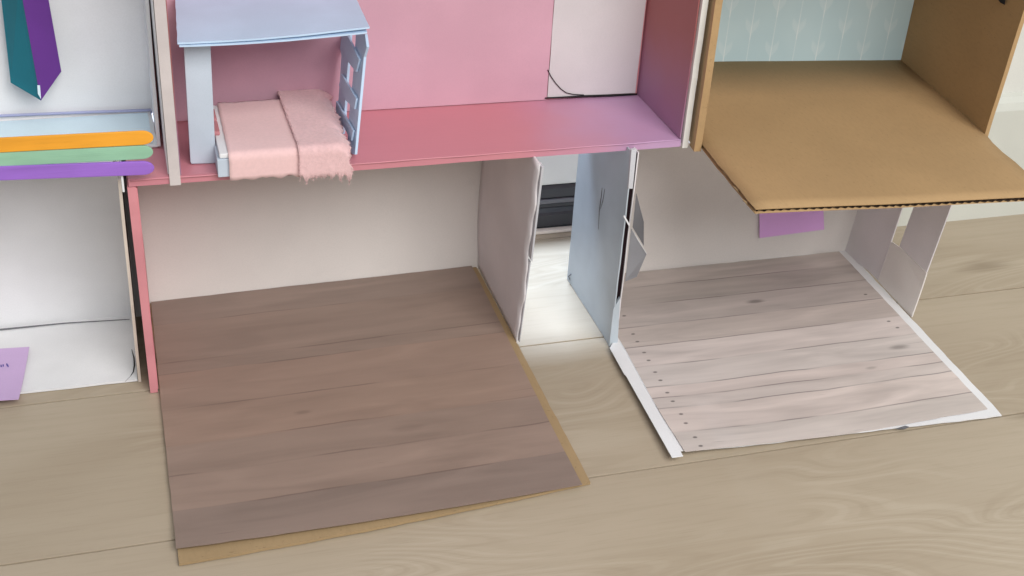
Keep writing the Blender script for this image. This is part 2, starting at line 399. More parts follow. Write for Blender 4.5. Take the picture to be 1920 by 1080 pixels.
BR_SEAMS = [0.120, 0.305, 0.355, 0.505, 0.645, 0.755, 0.875]
MBROWN = print_mat('brown_plank_print', BR_SEAMS, [(0.87, 0.90, 0.93), (0.90, 0.91, 0.92), (0.93, 0.94, 0.95), (1.04, 1.0, 0.98), (1.05, 1.01, 0.98), (0.97, 0.97, 0.97), (1.01, 1.01, 1.01), (0.85, 0.88, 0.91)],
                   (0.305, 0.220, 0.178), (0.13, 0.085, 0.07), streak=0.36, lineamt=0.5, gapth=0.52, sv=20, rough=0.42, knots=[(0.36, 0.585, 0.010, 0.2), (0.62, 0.70, 0.02, 0.12)])
br = sheet('wood_print_sheet', (Vector((-0.0003, 0.1418, 0.0036)), Vector((0.3135, 0.1492, 0.0036)), F(1091, 912, 0.0036), F(331, 1035, 0.0036)), 40, 40, (0, 0, 0.0005), MBROWN, amp=0.0004, edge=0.0004, seed=6,
           fn=lambda u, v: Vector((0, -0.003*math.sin(math.pi*u)*v**6, 0.0030*max(0, v-0.85)/0.15*(1-0.5*u))))
tag(br, 'large brown wood plank print glued on the folded-out cardboard lid', 'printed paper', 'wood print floor sheets')

# ------------------------------------------------------------------ lower right box: pale blue outside, window slit in the far side
b2 = thing('side_shoebox', 'lower right white shoebox with pale blue outer side and window openings', 'box', (0.56, 0.05, 0))
sheet('back_panel', ((0.404, 0.1095, -0.0005), (0.7200, 0.1095, -0.0005), (0.7390, 0.1095, 0.1955), (0.404, 0.1095, 0.1955)), 24, 12, (0, 0.0016, 0), MGR, b2, amp=0.0005, seed=11)
# left side is two sheets with an open slot between them at the front edge
sheet('left_panel', ((0.4030, -0.0125, 0.0005), (0.4030, 0.112, 0.0005), (0.4030, 0.112, 0.1985), (0.4030, -0.0135, 0.1985)), 16, 20, (0.0011, 0, 0), MBLUEW, b2, amp=0.0009, edge=0.0006, seed=12)
sheet('inner_panel', ((0.4088, -0.0100, 0.001), (0.4088, 0.1125, 0.001), (0.4088, 0.1125, 0.1975), (0.4088, -0.0110, 0.1975)), 16, 20, (0.0011, 0, 0), MWALL, b2, amp=0.0008, edge=0.0008, seed=13)
box('slot_shade', 0.4043, 0.4087, -0.0092, -0.0078, 0.002, 0.196, MSLOT, b2, 0)  # black sheet standing in for the darkness inside the open slot
slab('edge_strip', [Y(1184, 281, -0.0138), Y(1194, 280, -0.0138), Y(1186.5, 354, -0.0138), Y(1178, 354, -0.0138)], (0, 0.003, 0), MEDGE, b2)
slab('edge_strip', [Y(1150, 580, -0.0132), Y(1163, 558, -0.0132), Y(1158, 650, -0.0132), Y(1142, 651, -0.0132)], (0, 0.003, 0), MBLUEW, b2)
slab('strap', [Y(1169, 406, -0.0142), Y(1170.5, 403, -0.0142), Y(1181, 421, -0.0142), Y(1179.5, 424.5, -0.0142)], (0, 0.0006, 0), MW, b2, 0)
# folded-in window flaps
slab('window_flap', [X(1193, 362, 0.4105), Y(1207, 417, 0.004), Y(1207, 461, 0.004), X(1186, 426, 0.4105)], (0.0003, 0.0006, 0), MGREY, b2, 0)
slab('window_flap', [X(1183, 429, 0.4105), Y(1212.5, 476, -0.001), Y(1194, 519, -0.001), X(1172, 528, 0.4105)], (0.0003, 0.0006, 0), paper('mid_grey_paper', (0.27, 0.27, 0.29), 0.06), b2, 0)
slab('flap_edge', [X(1183, 427, 0.4112), Y(1212.5, 475, -0.0016), Y(1212.5, 477, -0.0016), X(1183, 429.5, 0.4112)], (0, -0.0006, 0), MW, b2, 0)
tube('scratch', [X(1129, 352, 0.4024), X(1127, 372, 0.4024), X(1124, 395, 0.4024), X(1122, 430, 0.4024)], lambda t: 0.0006*(1-abs(2*t-1))+0.0002, MGREY, b2)
tube('scratch', [X(1134, 354, 0.4024), X(1130, 378, 0.4024), X(1126, 392, 0.4024)], lambda t: 0.0004*(1-abs(2*t-1))+0.00015, MGREY, b2)
tube('corner_curl', [F(1071, 514, 0.012), F(1066, 518, 0.008), F(1069, 525, 0.004), F(1078, 533, 0.001)], 0.0006, MGREY, b2)
# right side with a tall slit, creased lower flap
NP = Vector((1, 0, -0.09)); P0 = Vector((0.717, 0, 0.0))
def R2(px, py, dx=0.0): return hit(px, py, P0+Vector((dx, 0, 0)), NP)
def up(p, z): return p+Vector((0.09, 0, 1))*(z-p.z)
r0, r1, r2, r3 = R2(1588, 477)+Vector((0, 0.012, 0)), R2(1646, 526), R2(1671, 452), R2(1693, 385)
slab('rear_side', [r0, R2(1588, 477), R2(1628, 508), r1, r2, r3, up(r3, 0.194), up(r0, 0.194)], (0.0014, 0, 0), MWALL, b2)
s1, s2, s3, s4 = R2(1686, 462), R2(1737, 511), R2(1785, 381), R2(1714, 385)
slab('front_side', [s1, s2, s3, up(s3, 0.194), up(s4, 0.194), s4], (0.0014, 0, 0), MWALL, b2)
slab('side_flap', [R2(1646, 527, -0.0016), R2(1671, 453, -0.0016), R2(1687, 464, -0.0010), R2(1737, 512.5, 0.001), R2(1729, 538, 0.001), R2(1720, 564, 0.0), R2(1709, 595, -0.0010)], (0.0014, 0, 0), MGR, b2)
def LIFT(u, v): return 0.0042*max(0, 1-u/0.3)**1.5*max(0, (v-0.42)/0.58)**0.6+0.0012*max(0, v-0.8)*5*math.sin(math.pi*u)
# white card floor sticking out in front
sheet('floor_panel', ((0.4105, 0.1120, 0.0004), (0.7200, 0.1120, 0.0004), F(1879, 781, 0.0008), F(1268, 855, 0.0008)), 36, 36, (0, 0, 0.0010), MW, b2, amp=0.0005, edge=0.0010, seed=15, fn=lambda u, v: Vector((0, 0, LIFT(u, v))))
slab('edge_tape', [F(1157, 630, 0.0036), F(1172, 655, 0.0050), F(1281, 856, 0.0076), F(1260, 859, 0.0076), F(1174, 706, 0.0062), F(1170, 702, 0.0062), F(1143, 653, 0.0050)], (0, 0, 0.0005), MW, b2)
box('top_panel', 0.410, 0.730, 0.0, 0.1145, 0.1960, 0.1976, MGR, b2, 0.0003)
slab('torn_chip', [F(1680, 804.5, 0.0030), F(1697, 799, 0.003), F(1704, 801, 0.003), F(1697, 804.5, 0.0030)], (0, 0, 0.0006), MGREY, b2, 0)

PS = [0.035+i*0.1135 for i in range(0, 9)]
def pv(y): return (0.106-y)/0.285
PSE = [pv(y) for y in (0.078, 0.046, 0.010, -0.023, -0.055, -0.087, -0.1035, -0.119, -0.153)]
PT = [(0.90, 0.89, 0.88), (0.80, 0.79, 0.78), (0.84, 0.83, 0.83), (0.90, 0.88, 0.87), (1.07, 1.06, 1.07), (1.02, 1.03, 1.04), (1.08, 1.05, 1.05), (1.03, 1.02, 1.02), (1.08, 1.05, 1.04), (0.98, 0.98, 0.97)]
NL = []
for i, (y, x) in enumerate([(0.0635, .4335), (0.0305, .432), (-.001, .4295), (-.014, .429), (-.033, .4285), (-.046, .428), (-.065, .427), (-.078, .427), (-.097, .426), (-.11, .426), (-.129, .426), (-.142, .425), (-.162, .425), (-.174, .425)]):
    NL.append(((x-0.4085)/(0.708-0.4085), pv(y)))
NL += [(0.945, pv(-0.030)), (0.955, pv(-0.042)), (0.95, pv(0.02))]
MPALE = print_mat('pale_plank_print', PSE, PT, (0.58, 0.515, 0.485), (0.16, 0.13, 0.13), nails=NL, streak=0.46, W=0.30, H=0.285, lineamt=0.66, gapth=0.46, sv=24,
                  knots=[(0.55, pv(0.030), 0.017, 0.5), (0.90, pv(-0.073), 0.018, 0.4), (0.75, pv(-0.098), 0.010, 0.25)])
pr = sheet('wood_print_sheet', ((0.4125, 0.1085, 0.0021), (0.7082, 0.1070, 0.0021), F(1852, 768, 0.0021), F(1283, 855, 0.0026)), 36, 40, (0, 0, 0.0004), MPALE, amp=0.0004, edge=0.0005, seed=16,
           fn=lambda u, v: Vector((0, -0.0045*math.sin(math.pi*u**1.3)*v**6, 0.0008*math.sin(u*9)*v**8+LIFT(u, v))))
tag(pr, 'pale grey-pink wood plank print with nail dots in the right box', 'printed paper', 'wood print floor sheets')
nt = sheet('sticky_note', (Y(1424, 380, 0.1080), Y(1543, 380, 0.1080), Y(1545, 430, 0.1055), Y(1424, 446, 0.1055)), 12, 8, (0, -0.0004, 0), MMAUVE, amp=0.0006, seed=17)
tag(nt, 'mauve sticky note on the back wall under the cardboard flap', 'note', 'sticky notes in the lower boxes')

# ------------------------------------------------------------------ lower left white box
b3 = thing('white_shoebox', 'open white shoebox left of the pink-sided box, lilac note on its floor', 'box', (-0.15, 0.07, 0))
sheet('back_panel', ((-0.34, 0.124, -0.0005), (-0.0085, 0.124, -0.0005), (-0.0085, 0.124, 0.199), (-0.34, 0.124, 0.199)), 24, 12, (0, 0.0016, 0), MW, b3, amp=0.0012, seed=21)
sheet('floor_panel', ((-0.34, 0.1262, 0.0006), (-0.0178, 0.1262, 0.0006), (-0.0178, 0.0195, 0.0006), (-0.34, 0.024, 0.0006)), 24, 10, (0, 0, 0.0018), MW, b3, amp=0.0006, edge=0.0006, seed=22)
sheet('right_panel', ((-0.0172, 0.0180, 0.0006), (-0.0172, 0.125, 0.0006), (-0.0150, 0.125, 0.2015), (-0.0150, 0.0020, 0.2015)), 10, 22, (0.0024, 0, 0), MCREAM, b3, amp=0.0007, edge=0.0009, seed=23)
box('top_panel', -0.34, -0.0178, 0.030, 0.1255, 0.1996, 0.2012, MW, b3, 0.0003)
tube('cut_line', [F(247, 655, 0.0030), F(251, 670, 0.0030), F(252, 685, 0.0030), F(250, 697, 0.0030), F(244, 706, 0.0030), F(235, 715, 0.0030)], lambda t: 0.0007*math.sin(math.pi*min(1, t*1.2+0.05))*0.8+0.00012, MGAPMARK, b3, flat=1)
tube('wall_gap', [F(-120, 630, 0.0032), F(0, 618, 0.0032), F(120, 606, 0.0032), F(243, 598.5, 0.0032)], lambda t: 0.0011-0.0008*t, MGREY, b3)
n2 = sheet('sticky_note', (F(-90, 660, 0.0055), F(55, 651, 0.0050), F(35, 749, 0.0085), F(-90, 757, 0.0085)), 12, 10, (0, 0, 0.0004), MLILAC, amp=0.0006, seed=24, fn=lambda u, v: Vector((0, 0, -0.003*math.sin(v*math.pi)*0.6)))
tag(n2, 'lilac sticky note lying on the floor of the lower left white box', 'note', 'sticky notes in the lower boxes')
for q in ((2, 685.5), (6, 684.5), (13, 683), (15, 685.5)):
    c = F(q[0], q[1], 0.0064); bm = bmesh.new(); bm_box(bm, c.x-0.00035, c.x+0.00035, c.y-0.0004, c.y+0.0004, 0.0040, 0.0072)
    link('ink_mark', bm, MINKB, n2)

# ------------------------------------------------------------------ upper pink room
ZS = 0.202
b4 = thing('pink_room_box', 'upper pink room with shelf floor spanning the two lower boxes', 'box', (0.2, 0.05, 0.198))
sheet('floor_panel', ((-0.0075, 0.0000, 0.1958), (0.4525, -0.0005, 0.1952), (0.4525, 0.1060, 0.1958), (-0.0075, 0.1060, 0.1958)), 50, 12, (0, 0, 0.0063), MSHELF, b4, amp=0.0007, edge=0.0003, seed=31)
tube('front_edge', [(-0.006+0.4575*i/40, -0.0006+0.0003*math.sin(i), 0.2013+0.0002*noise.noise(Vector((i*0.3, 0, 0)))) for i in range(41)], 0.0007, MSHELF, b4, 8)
sheet('back_panel', ((0.0195, 0.1030, 0.2005), (0.4505, 0.0995, 0.2005), (0.4505, 0.0995, 0.456), (0.0195, 0.1030, 0.456)), 30, 12, (0, 0.0018, 0), MPINK, b4, amp=0.0008, seed=32)
sheet('pink_paper', ((0.0330, 0.1022, 0.2030), (0.3615, 0.0985, 0.2030), (0.3610, 0.0985, 0.455), (0.0330, 0.1022, 0.455)), 24, 12, (0, -0.0005, 0), MPINKP, b4, amp=0.0005, edge=0.0002, seed=33)
sheet('white_panel', ((0.3620, 0.0985, 0.2052), (0.4470, 0.0970, 0.2046), (0.4480, 0.0970, 0.455), (0.3618, 0.0985, 0.455)), 16, 12, (0, -0.0005, 0), paper('warm_white_paper', (0.64, 0.60, 0.61), 0.03), b4, amp=0.0004, edge=0.0004, seed=34)
tube('bottom_gap_shade', [Y(1022, 184, 0.0972), Y(1060, 182, 0.0968), Y(1100, 180.0, 0.0966), Y(1150, 178.5, 0.0965), Y(1194, 176.5, 0.0964)], lambda t: 0.0006+0.0004*math.sin(t*23)**2, MGAPMARK, b4)  # shadow gap under the white panel, put in as a black strip
tube('cut_line', [Y(1027, 131, 0.0972), Y(1033, 143, 0.0972), Y(1042, 156, 0.0971), Y(1052, 167, 0.0970), Y(1062, 174, 0.0968), Y(1075, 177, 0.0967), Y(1095, 178, 0.0966)], 0.0004, MGAPMARK, b4)
# left divider (beige front edge) and right side (pink, white edge)
sheet('left_panel', ((0.0232, -0.0020, 0.1955), (0.0232, 0.101, 0.2022), (0.0232, 0.101, 0.456), (0.0232, -0.0020, 0.456)), 10, 20, (0.0082, 0, 0), MBEIGE, b4, amp=0.0008, edge=0.0007, seed=35)
sheet('left_face', ((0.0224, 0.004, 0.2024), (0.0224, 0.100, 0.2024), (0.0224, 0.100, 0.455), (0.0224, 0.004, 0.455)), 4, 10, (0.0006, 0, 0), MW, b4, amp=0.0002)
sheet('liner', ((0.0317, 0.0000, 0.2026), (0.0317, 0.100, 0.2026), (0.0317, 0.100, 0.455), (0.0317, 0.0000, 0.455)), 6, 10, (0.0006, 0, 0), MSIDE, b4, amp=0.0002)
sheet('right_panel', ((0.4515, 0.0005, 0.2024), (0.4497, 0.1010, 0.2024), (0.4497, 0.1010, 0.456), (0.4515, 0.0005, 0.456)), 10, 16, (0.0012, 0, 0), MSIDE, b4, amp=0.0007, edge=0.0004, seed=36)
sheet('edge_strip', ((0.4532, -0.0030, 0.1940), (0.4532, 0.0140, 0.2024), (0.4532, 0.0140, 0.456), (0.4532, -0.0030, 0.456)), 4, 24, (0.0052, 0, 0), paper('ivory_edge', (0.72, 0.70, 0.66), 0.05), b4, amp=0.0006, edge=0.0009, seed=37)
box('roof_panel', 0.0225, 0.4585, -0.004, 0.103, 0.4565, 0.459, MPINK, b4, 0.0004)

# ------------------------------------------------------------------ canopy bed
bed = thing('canopy_bed', 'light blue cardboard canopy bed with ladder in the pink room', 'bed', (0.11, 0.04, ZS))
c4 = [F(334, 83, 0.3085), F(691, 57, 0.3095), F(668, 0, 0.3095), F(333, 0, 0.3085)]
bl = c4[3]+(c4[3]-c4[0])*0.0; brr = c4[2]
ext = 0.0965
q0, q1 = Vector((0.0372, -0.005, 0.3105)), Vector((0.1808, 0.0040, 0.3125))
q2, q3 = Vector((0.1835, ext, 0.3126)), Vector((0.0425, ext, 0.3106))
sag = lambda u, v: Vector((0, 0, -0.0016*math.sin(u*math.pi)*(1-v)))
sheet('roof', (q0, q1, q2, q3), 24, 16, (0, 0, 0.0014), MBLUE, bed, amp=0.0008, edge=0.0004, seed=41, fn=sag)
sheet('roof_underside', (q0+Vector((0.001, -0.0004, -0.0019)), q1+Vector((-0.002, -0.0006, -0.0036)), q2+Vector((-0.002, 0, -0.0034)), q3+Vector((0.001, 0, -0.0026))), 24, 12, (0, 0, 0.0013), MBLUE, bed, amp=0.0007, edge=0.0003, seed=42, fn=sag)
slab('post', [Y(343.5, 73, 0.017), Y(394, 71, 0.017), Y(405, 305, 0.017), Y(399, 306.5, 0.017), Y(359, 307.5, 0.017), Y(357, 304, 0.017)], (0, 0.0026, 0), MPOST, bed, 0.0006)
LN = Vector((1, 0, -0.108)); LP = Vector((0.168, 0, ZS))
def L(px, py, dx=0.0): return hit(px, py, LP+Vector((dx, 0, 0)), LN)
tl = Vector((0.0022, 0, 0))
slab('ladder_rail', [L(667, 64), L(684, 64), L(687.5, 88), L(682, 107), L(678, 150), L(665, 290), L(660, 289), L(651, 276), L(654, 218), L(661, 150), L(665, 100)], tl, MBLUE, bed, 0.0004)
slab('ladder_rail', [L(639, 66), L(656, 66), L(653, 110), L(649.5, 154), L(644, 235), L(641, 262), L(632, 250), L(634, 190), L(637, 150), L(640, 104), L(637, 90)], tl, MBLUE, bed, 0.0004)
for q in ([(643, 66), (652, 68), (673, 112), (667, 135), (653, 117), (641, 88)], [(640, 139), (667.5, 185), (664, 205), (648, 188), (635, 160)], [(630, 189), (661.5, 245), (658, 264), (629, 209)]):
    slab('ladder_rung', [L(a, b, -0.0022) for a, b in q], (0.0018, 0, 0), MBLUE, bed, 0.0004)
box('bed_base', 0.0595, 0.1600, -0.0085, 0.088, 0.2024, 0.2175, MPOST, bed, 0.0006)
box('mattress', 0.0615, 0.1590, -0.0075, 0.087, 0.2178, 0.2218, MW, bed, 0.0010)
MPILL = paper('rose_cushion', (0.60, 0.25, 0.27), 0.06)
for (ya, yb) in ((0.026, 0.048), (0.052, 0.072)):
    box('cushion', 0.0575, 0.0655, ya, yb, 0.2217, 0.2255, MPILL, bed, 0.0014)

def drape(x0, x1, yb, z, yf, zdrop, nu, nv, th, mat, name, amp, seed, skew0=0.0, skew1=0.0, side=0.0, rag=0.0):
    """cloth that lies on the bed and hangs over its front edge"""
    r = 0.0045; Ltop = yb-(yf+r); Larc = r*math.pi/2; Ldrop = z-r-zdrop; tot = Ltop+Larc+Ldrop
    bm = bmesh.new(); T, B = {}, {}
    for i in range(nu+1):
        for j in range(nv+1):
            u = i/nu; s = tot*j/nv
            if rag:
                if j == 0: s -= rag*(0.4+noise.noise(Vector((u*9, seed, 0))))
                if j == nv: s += rag*(0.3+1.3*noise.noise(Vector((u*12, seed, 4))))
            if s < Ltop: y, zz, ny, nz = yb-s, z, 0, 1
            elif s < Ltop+Larc:
                a = (s-Ltop)/r; y, zz, ny, nz = yf+r-r*math.sin(a), z-r+r*math.cos(a), -math.sin(a), math.cos(a)
            else: y, zz, ny, nz = yf, z-r-(s-Ltop-Larc), -1, 0
            k = j/nv
            xa = x0+skew0*k; xb = x1+skew1*k
            if rag:
                xa += min(rag*0.35, 0.0005)*noise.noise(Vector((k*14, seed, 8))); xb += rag*0.6*noise.noise(Vector((k*16, seed, 12)))
            x = xa+(xb-xa)*u
            d = amp*(noise.noise(Vector((x*28, s*28, seed)))+0.45*noise.noise(Vector((x*90, s*90, seed+3))))
            if side: zz -= side*max(0, (u-0.72)/0.28)**2*(1 if s < Ltop+Larc else 0.4)
            p = Vector((x, y+ny*d, zz+nz*d))
            B[i, j] = bm.verts.new(p); T[i, j] = bm.verts.new(p+Vector((0, ny*th, nz*th)))
    for i in range(nu):
        for j in range(nv):
            bm.faces.new((T[i, j], T[i+1, j], T[i+1, j+1], T[i, j+1])); bm.faces.new((B[i, j], B[i, j+1], B[i+1, j+1], B[i+1, j]))
    for j in range(nv):
        for i in (0, nu): bm.faces.new((T[i, j], T[i, j+1], B[i, j+1], B[i, j]))
    for i in range(nu):
        for j in (0, nv): bm.faces.new((T[i, j], T[i+1, j], B[i+1, j], B[i, j]))
    pts = {k: v.co.copy() for k, v in T.items()}
    nrm = {}
    bm.normal_update()
    for k, v in T.items(): nrm[k] = v.normal.copy()
    return link(name, bm, mat, None, True), pts, nrm
def felt(name, col, bd=0.0009, cv=0.2):
    n = NT(name, 0.95, 0.1); P = n.tc.outputs['Object']
    f = n.noise(P, 350, 4, 0.65); g_ = n.noise(P, 60, 2)
    c = n.mix(n.rng(f, 0.3, 0.7), tuple(x*(1-cv) for x in col), tuple(min(1, x*(1+cv*0.4)) for x in col))
    c = n.mix(n.M('MULTIPLY', g_, 0.25), c, tuple(x*0.85 for x in col))
    n.b.inputs['Sheen Weight'].default_value = 0.3; n.b.inputs['Sheen Roughness'].default_value = 0.6
    n.bump(n.M('ADD', f, n.M('MULTIPLY', g_, 1.5)), bd, 0.8)
    return n.done(c)
MFELT = felt('pink_felt', (0.84, 0.565, 0.555), 0.00012, 0.05); MTHROW = felt('rose_felt', (0.79, 0.52, 0.52), 0.00035, 0.09)
blk, _, _ = drape(0.0690, 0.1530, 0.088, 0.2222, -0.0102, 0.2008, 30, 44, 0.0008, MFELT, 'blanket', 0.0004, 3.0, skew0=-0.0010, rag=0.0022)
tag(blk, 'smooth pale pink felt blanket on the light blue canopy bed', 'blanket')
thr, tp, tn_ = drape(0.1205, 0.1640, 0.1000, 0.2242, -0.0128, 0.2005, 30, 60, 0.0010, MTHROW, 'throw', 0.0006, 9.0, skew0=0.0012, skew1=-0.0015, side=0.006, rag=0.0085)
tag(thr, 'fluffy rose pink throw with ragged edges at the ladder end of the bed', 'throw')
# ragged fibres
bm = bmesh.new(); keys = list(tp.keys())
def fibre(p, d, ln, wd):
    s = d.cross(Vector((random.uniform(-1, 1), random.uniform(-1, 1), random.uniform(-1, 1)))).normalized()*wd
    m = p+d*ln*0.6+Vector((0, 0, -ln*0.1)); e = p+d*ln+Vector((random.uniform(-1, 1), random.uniform(-1, 1), random.uniform(-1.4, 0.6)))*ln*0.25
    a, b, c, d2, t = (bm.verts.new(q) for q in (p-s, p+s, m+s*0.7, m-s*0.7, e))
    bm.faces.new((a, b, c, d2)); bm.faces.new((d2, c, t))
for _ in range(1500):
    k = random.choice(keys); n_ = tn_[k]
    i, j = k
    jit = Vector((random.uniform(-1, 1), random.uniform(-1, 1), random.uniform(-1, 1)))
    fibre(tp[k]+jit*0.0008-n_*0.0006, (n_*0.35+jit*0.8).normalized(), random.uniform(0.0005, 0.0012), 0.00013)
for k in keys:
    i, j = k
    if i in (0, 30) or j in (0, 60):
        o_ = Vector((-1 if i == 0 else 1 if i == 30 else 0, 0, 0))
        if j == 0: o_ += Vector((0, 1, 0))
        if j == 60: o_ += Vector((0, 0, -1))
        for _ in range(7):
            jit = Vector((random.uniform(-1, 1), random.uniform(-1, 1), random.uniform(-1, 1)))
            fibre(tp[k]+jit*0.0010-o_*0.0008, (o_+jit*0.7).normalized(), random.uniform(0.0005, 0.0016), 0.00018)
fz = link('fringe', bm, MTHROW, thr); fz['kind'] = 'stuff'

# ------------------------------------------------------------------ upper right cardboard box
CA = math.radians(-6.6)
UX, VY = Vector((math.cos(CA), math.sin(CA), 0)), Vector((-math.sin(CA), math.cos(CA), 0))
C0 = Vector((0.463, -0.013, 0.0))
def C(u, v, z): return C0+UX*u+VY*v+Vector((0, 0, z))
b5 = thing('brown_cardboard_box', 'plain brown cardboard box room with patterned wallpaper and jutting floor flap', 'box', (0.6, 0.05, 0.2))
zt = 0.2020
OUT = [(0.004, 0.19), (0.004, 0.0), (0.0062, -0.022), (0.0052, -0.040), (0.0075, -0.052), (0.0062, -0.07), (0.0090, -0.088), (0.0080, -0.104), (0.0110, -0.1195), (0.06, -0.1190), (0.13, -0.1178), (0.2, -0.1160), (0.2715, -0.1140), (0.2700, -0.060), (0.2735, 0.004), (0.2735, 0.19)]
def curl(u, v): return 0.0008*max(0, (u-0.12)/0.15)*max(0, -v/0.1)
def ribbon(name, off0, off1, mat):
    bm = bmesh.new()
    N = 18; rows = []
    # sheet between left edge polyline and right edge polyline
    left = [(0.004, 0.19), (0.004, 0.10), (0.0035, 0.0), (0.0045, -0.022), (0.0050, -0.040), (0.0064, -0.052), (0.0068, -0.07), (0.0082, -0.088), (0.0084, -0.104), (0.0100, -0.1197)]
    right = [(0.2735, 0.19), (0.2735, 0.10), (0.2735, 0.012), (0.2700, -0.010), (0.2690, -0.03), (0.2700, -0.05), (0.2690, -0.07), (0.2700, -0.085), (0.2705, -0.10), (0.2710, -0.1140)]
    for (lu, lv), (ru, rv) in zip(left, right):
        r = []
        for i in range(N+1):
            t = i/N; u = lu+(ru-lu)*t; v = lv+(rv-lv)*t
            w_ = curl(u, v)+0.0004*noise.noise(Vector((u*14, v*14, 3)))
            r.append((bm.verts.new(C(u, v, zt+w_-off0)), bm.verts.new(C(u, v, zt+w_-off1))))
        rows.append(r)
    for a, b in zip(rows[:-1], rows[1:]):
        for i in range(N):
            bm.faces.new((a[i][0], a[i+1][0], b[i+1][0], b[i][0])).smooth = True
            bm.faces.new((a[i][1], b[i][1], b[i+1][1], a[i+1][1])).smooth = True
    for r in (rows[0], rows[-1]):
        for i in range(N): bm.faces.new((r[i][0], r[i+1][0], r[i+1][1], r[i][1]))
    for i in (0, N):
        for a, b in zip(rows[:-1], rows[1:]): bm.faces.new((a[i][0], b[i][0], b[i][1], a[i][1]))
    return link(name, bm, mat, b5)
ribbon('floor_liner', 0.0, 0.0007, MCARD)
ribbon('floor_liner', 0.0036, 0.0042, MCARD)
# fluting between the two liners, running front to back
bm = bmesh.new(); NF = 38*6; prev = None
for i in range(NF+1):
    u = 0.012+0.257*i/NF; ph = i/6*2*math.pi
    zz = 0.00215+(0.00135-0.0005*abs(noise.noise(Vector((u*60, 3, 1)))))*math.cos(ph+1.6*noise.noise(Vector((u*45, 0, 5))))
    row = []
    for v in (-0.1178+0.0030*(u-0.012)/0.257+0.0006*noise.noise(Vector((i*0.31, 0, 0))), -0.10, -0.02, 0.08):
        w_ = curl(u, v)+0.0004*noise.noise(Vector((u*14, v*14, 3)))
        row.append(bm.verts.new(C(u, v, zt+w_-zz)))
    if prev:
        for k in range(3): bm.faces.new((prev[k], row[k], row[k+1], prev[k+1]))
    prev = row
fo = link('fluting', bm, MDARK, b5)
sm = fo.modifiers.new('thickness', 'SOLIDIFY'); sm.thickness = 0.00035
# dark torn flute showing along the left edge of the flap
sheet('torn_edge', (C(0.0115, -0.112, zt-0.0034), C(0.0072, 0.0, zt-0.0034), C(0.0072, 0.0, zt-0.0010), C(0.0115, -0.112, zt-0.0010)), 40, 2, UX*0.0010, MDARK, b5, amp=0.0012, freq=120, seed=51)
for (pv_, ln) in ((-0.050, 0.006), (-0.078, 0.005), (-0.100, 0.004)):
    slab('torn_scrap', [C(0.0060, pv_, zt-0.0012), C(0.0084, pv_-ln, zt-0.0016), C(0.0080, pv_-ln-0.002, zt-0.0030), C(0.0064, pv_-0.001, zt-0.0026)], UX*0.0004, MCARDL, b5, 0)
sheet('back_panel', (C(0.0, 0.1912, 0.1975), C(0.277, 0.1912, 0.1975), C(0.277, 0.1912, 0.430), C(0.0, 0.1912, 0.430)), 20, 12, VY*0.0035, MCARD, b5, amp=0.0008, seed=52)
sheet('right_panel', (C(0.2742, 0.190, 0.1985), C(0.2722, 0.008, 0.1985), C(0.2742+0.004, 0.003, 0.430), C(0.2742, 0.190, 0.430)), 14, 18, UX*0.0038, MCARD, b5, amp=0.0012, edge=0.0006, seed=53)
sheet('left_panel', (C(0.0035, 0.190, 0.1970), C(-0.0030, 0.0, 0.1950), C(-0.0030, -0.001, 0.430), C(0.0035, 0.190, 0.430)), 14, 18, UX*0.0062, MCARD, b5, amp=0.0010, edge=0.0008, seed=54)
sheet('roof_panel', (C(-0.004, 0.195, 0.4305), C(0.282, 0.195, 0.4305), C(0.282, -0.004, 0.4305), C(-0.004, -0.004, 0.4305)), 10, 10, (0, 0, 0.0035), MCARD, b5)
slab('hole_mark', [hit(1868, -6, C(0.2732, 0, 0.3), UX), hit(1886, -6, C(0.2732, 0, 0.3), UX), hit(1884, 9, C(0.2732, 0, 0.3), UX), hit(1876, 5, C(0.2732, 0, 0.3), UX)], -UX*0.0004, MGAPMARK, b5, 0)  # black patch standing in for a small hole in the wall
def wallpaper_mat():
    n = NT('arrow_wallpaper_print', 0.6, 0.3); uv = n.sep(n.tc.outputs['UV'])
    # metric: 0.266 m wide, 0.166 m high
    u = n.M('ADD', n.M('MULTIPLY', uv[0], 0.266/0.0243), 1.37); v = n.M('MULTIPLY', uv[1], 0.166)
    cell = n.M('FLOOR', u); par = n.M('MODULO', cell, 2.0)
    fu = n.M('ABSOLUTE', n.M('SUBTRACT', n.M('FRACT', u), 0.5))
    per = 0.0455
    vs = n.M('DIVIDE', n.M('ADD', v, n.M('MULTIPLY', par, per/2)), per); fv = n.M('FRACT', vs)
    stem = n.rng(fu, 0.026, 0.010)
    stem = n.M('MULTIPLY', stem, n.M('ADD', 0.28, n.M('MULTIPLY', n.rng(fv, 0.75, 0.1), 0.28)))
    # feather: open V-shaped fletching in the low part of each period
    wid = n.M('MULTIPLY', n.rng(fv, 0.04, 0.34), 0.29)
    inside = n.M('MULTIPLY', n.rng(n.M('SUBTRACT', fu, wid), 0.02, -0.03), n.M('MULTIPLY', n.rng(fv, 0.04, 0.08), n.rng(n.M('SUBTRACT', fv, n.M('MULTIPLY', fu, 0.55)), 0.36, 0.28)))
    barb = n.rng(n.M('ABSOLUTE', n.M('SUBTRACT', n.M('FRACT', n.M('MULTIPLY', n.M('SUBTRACT', fv, n.M('MULTIPLY', fu, 0.55)), 22.0)), 0.5)), 0.10, 0.40)
    fe = n.M('MULTIPLY', inside, n.M('ADD', 0.07, n.M('MULTIPLY', barb, 0.16)))
    c = n.mix(n.rng(n.noise(n.tc.outputs['Object'], 20, 2), 0.3, 0.7), (0.45, 0.585, 0.615), (0.48, 0.61, 0.635))
    c = n.mix(n.M('MAXIMUM', stem, fe), c, (0.80, 0.82, 0.80))
    return n.done(c)
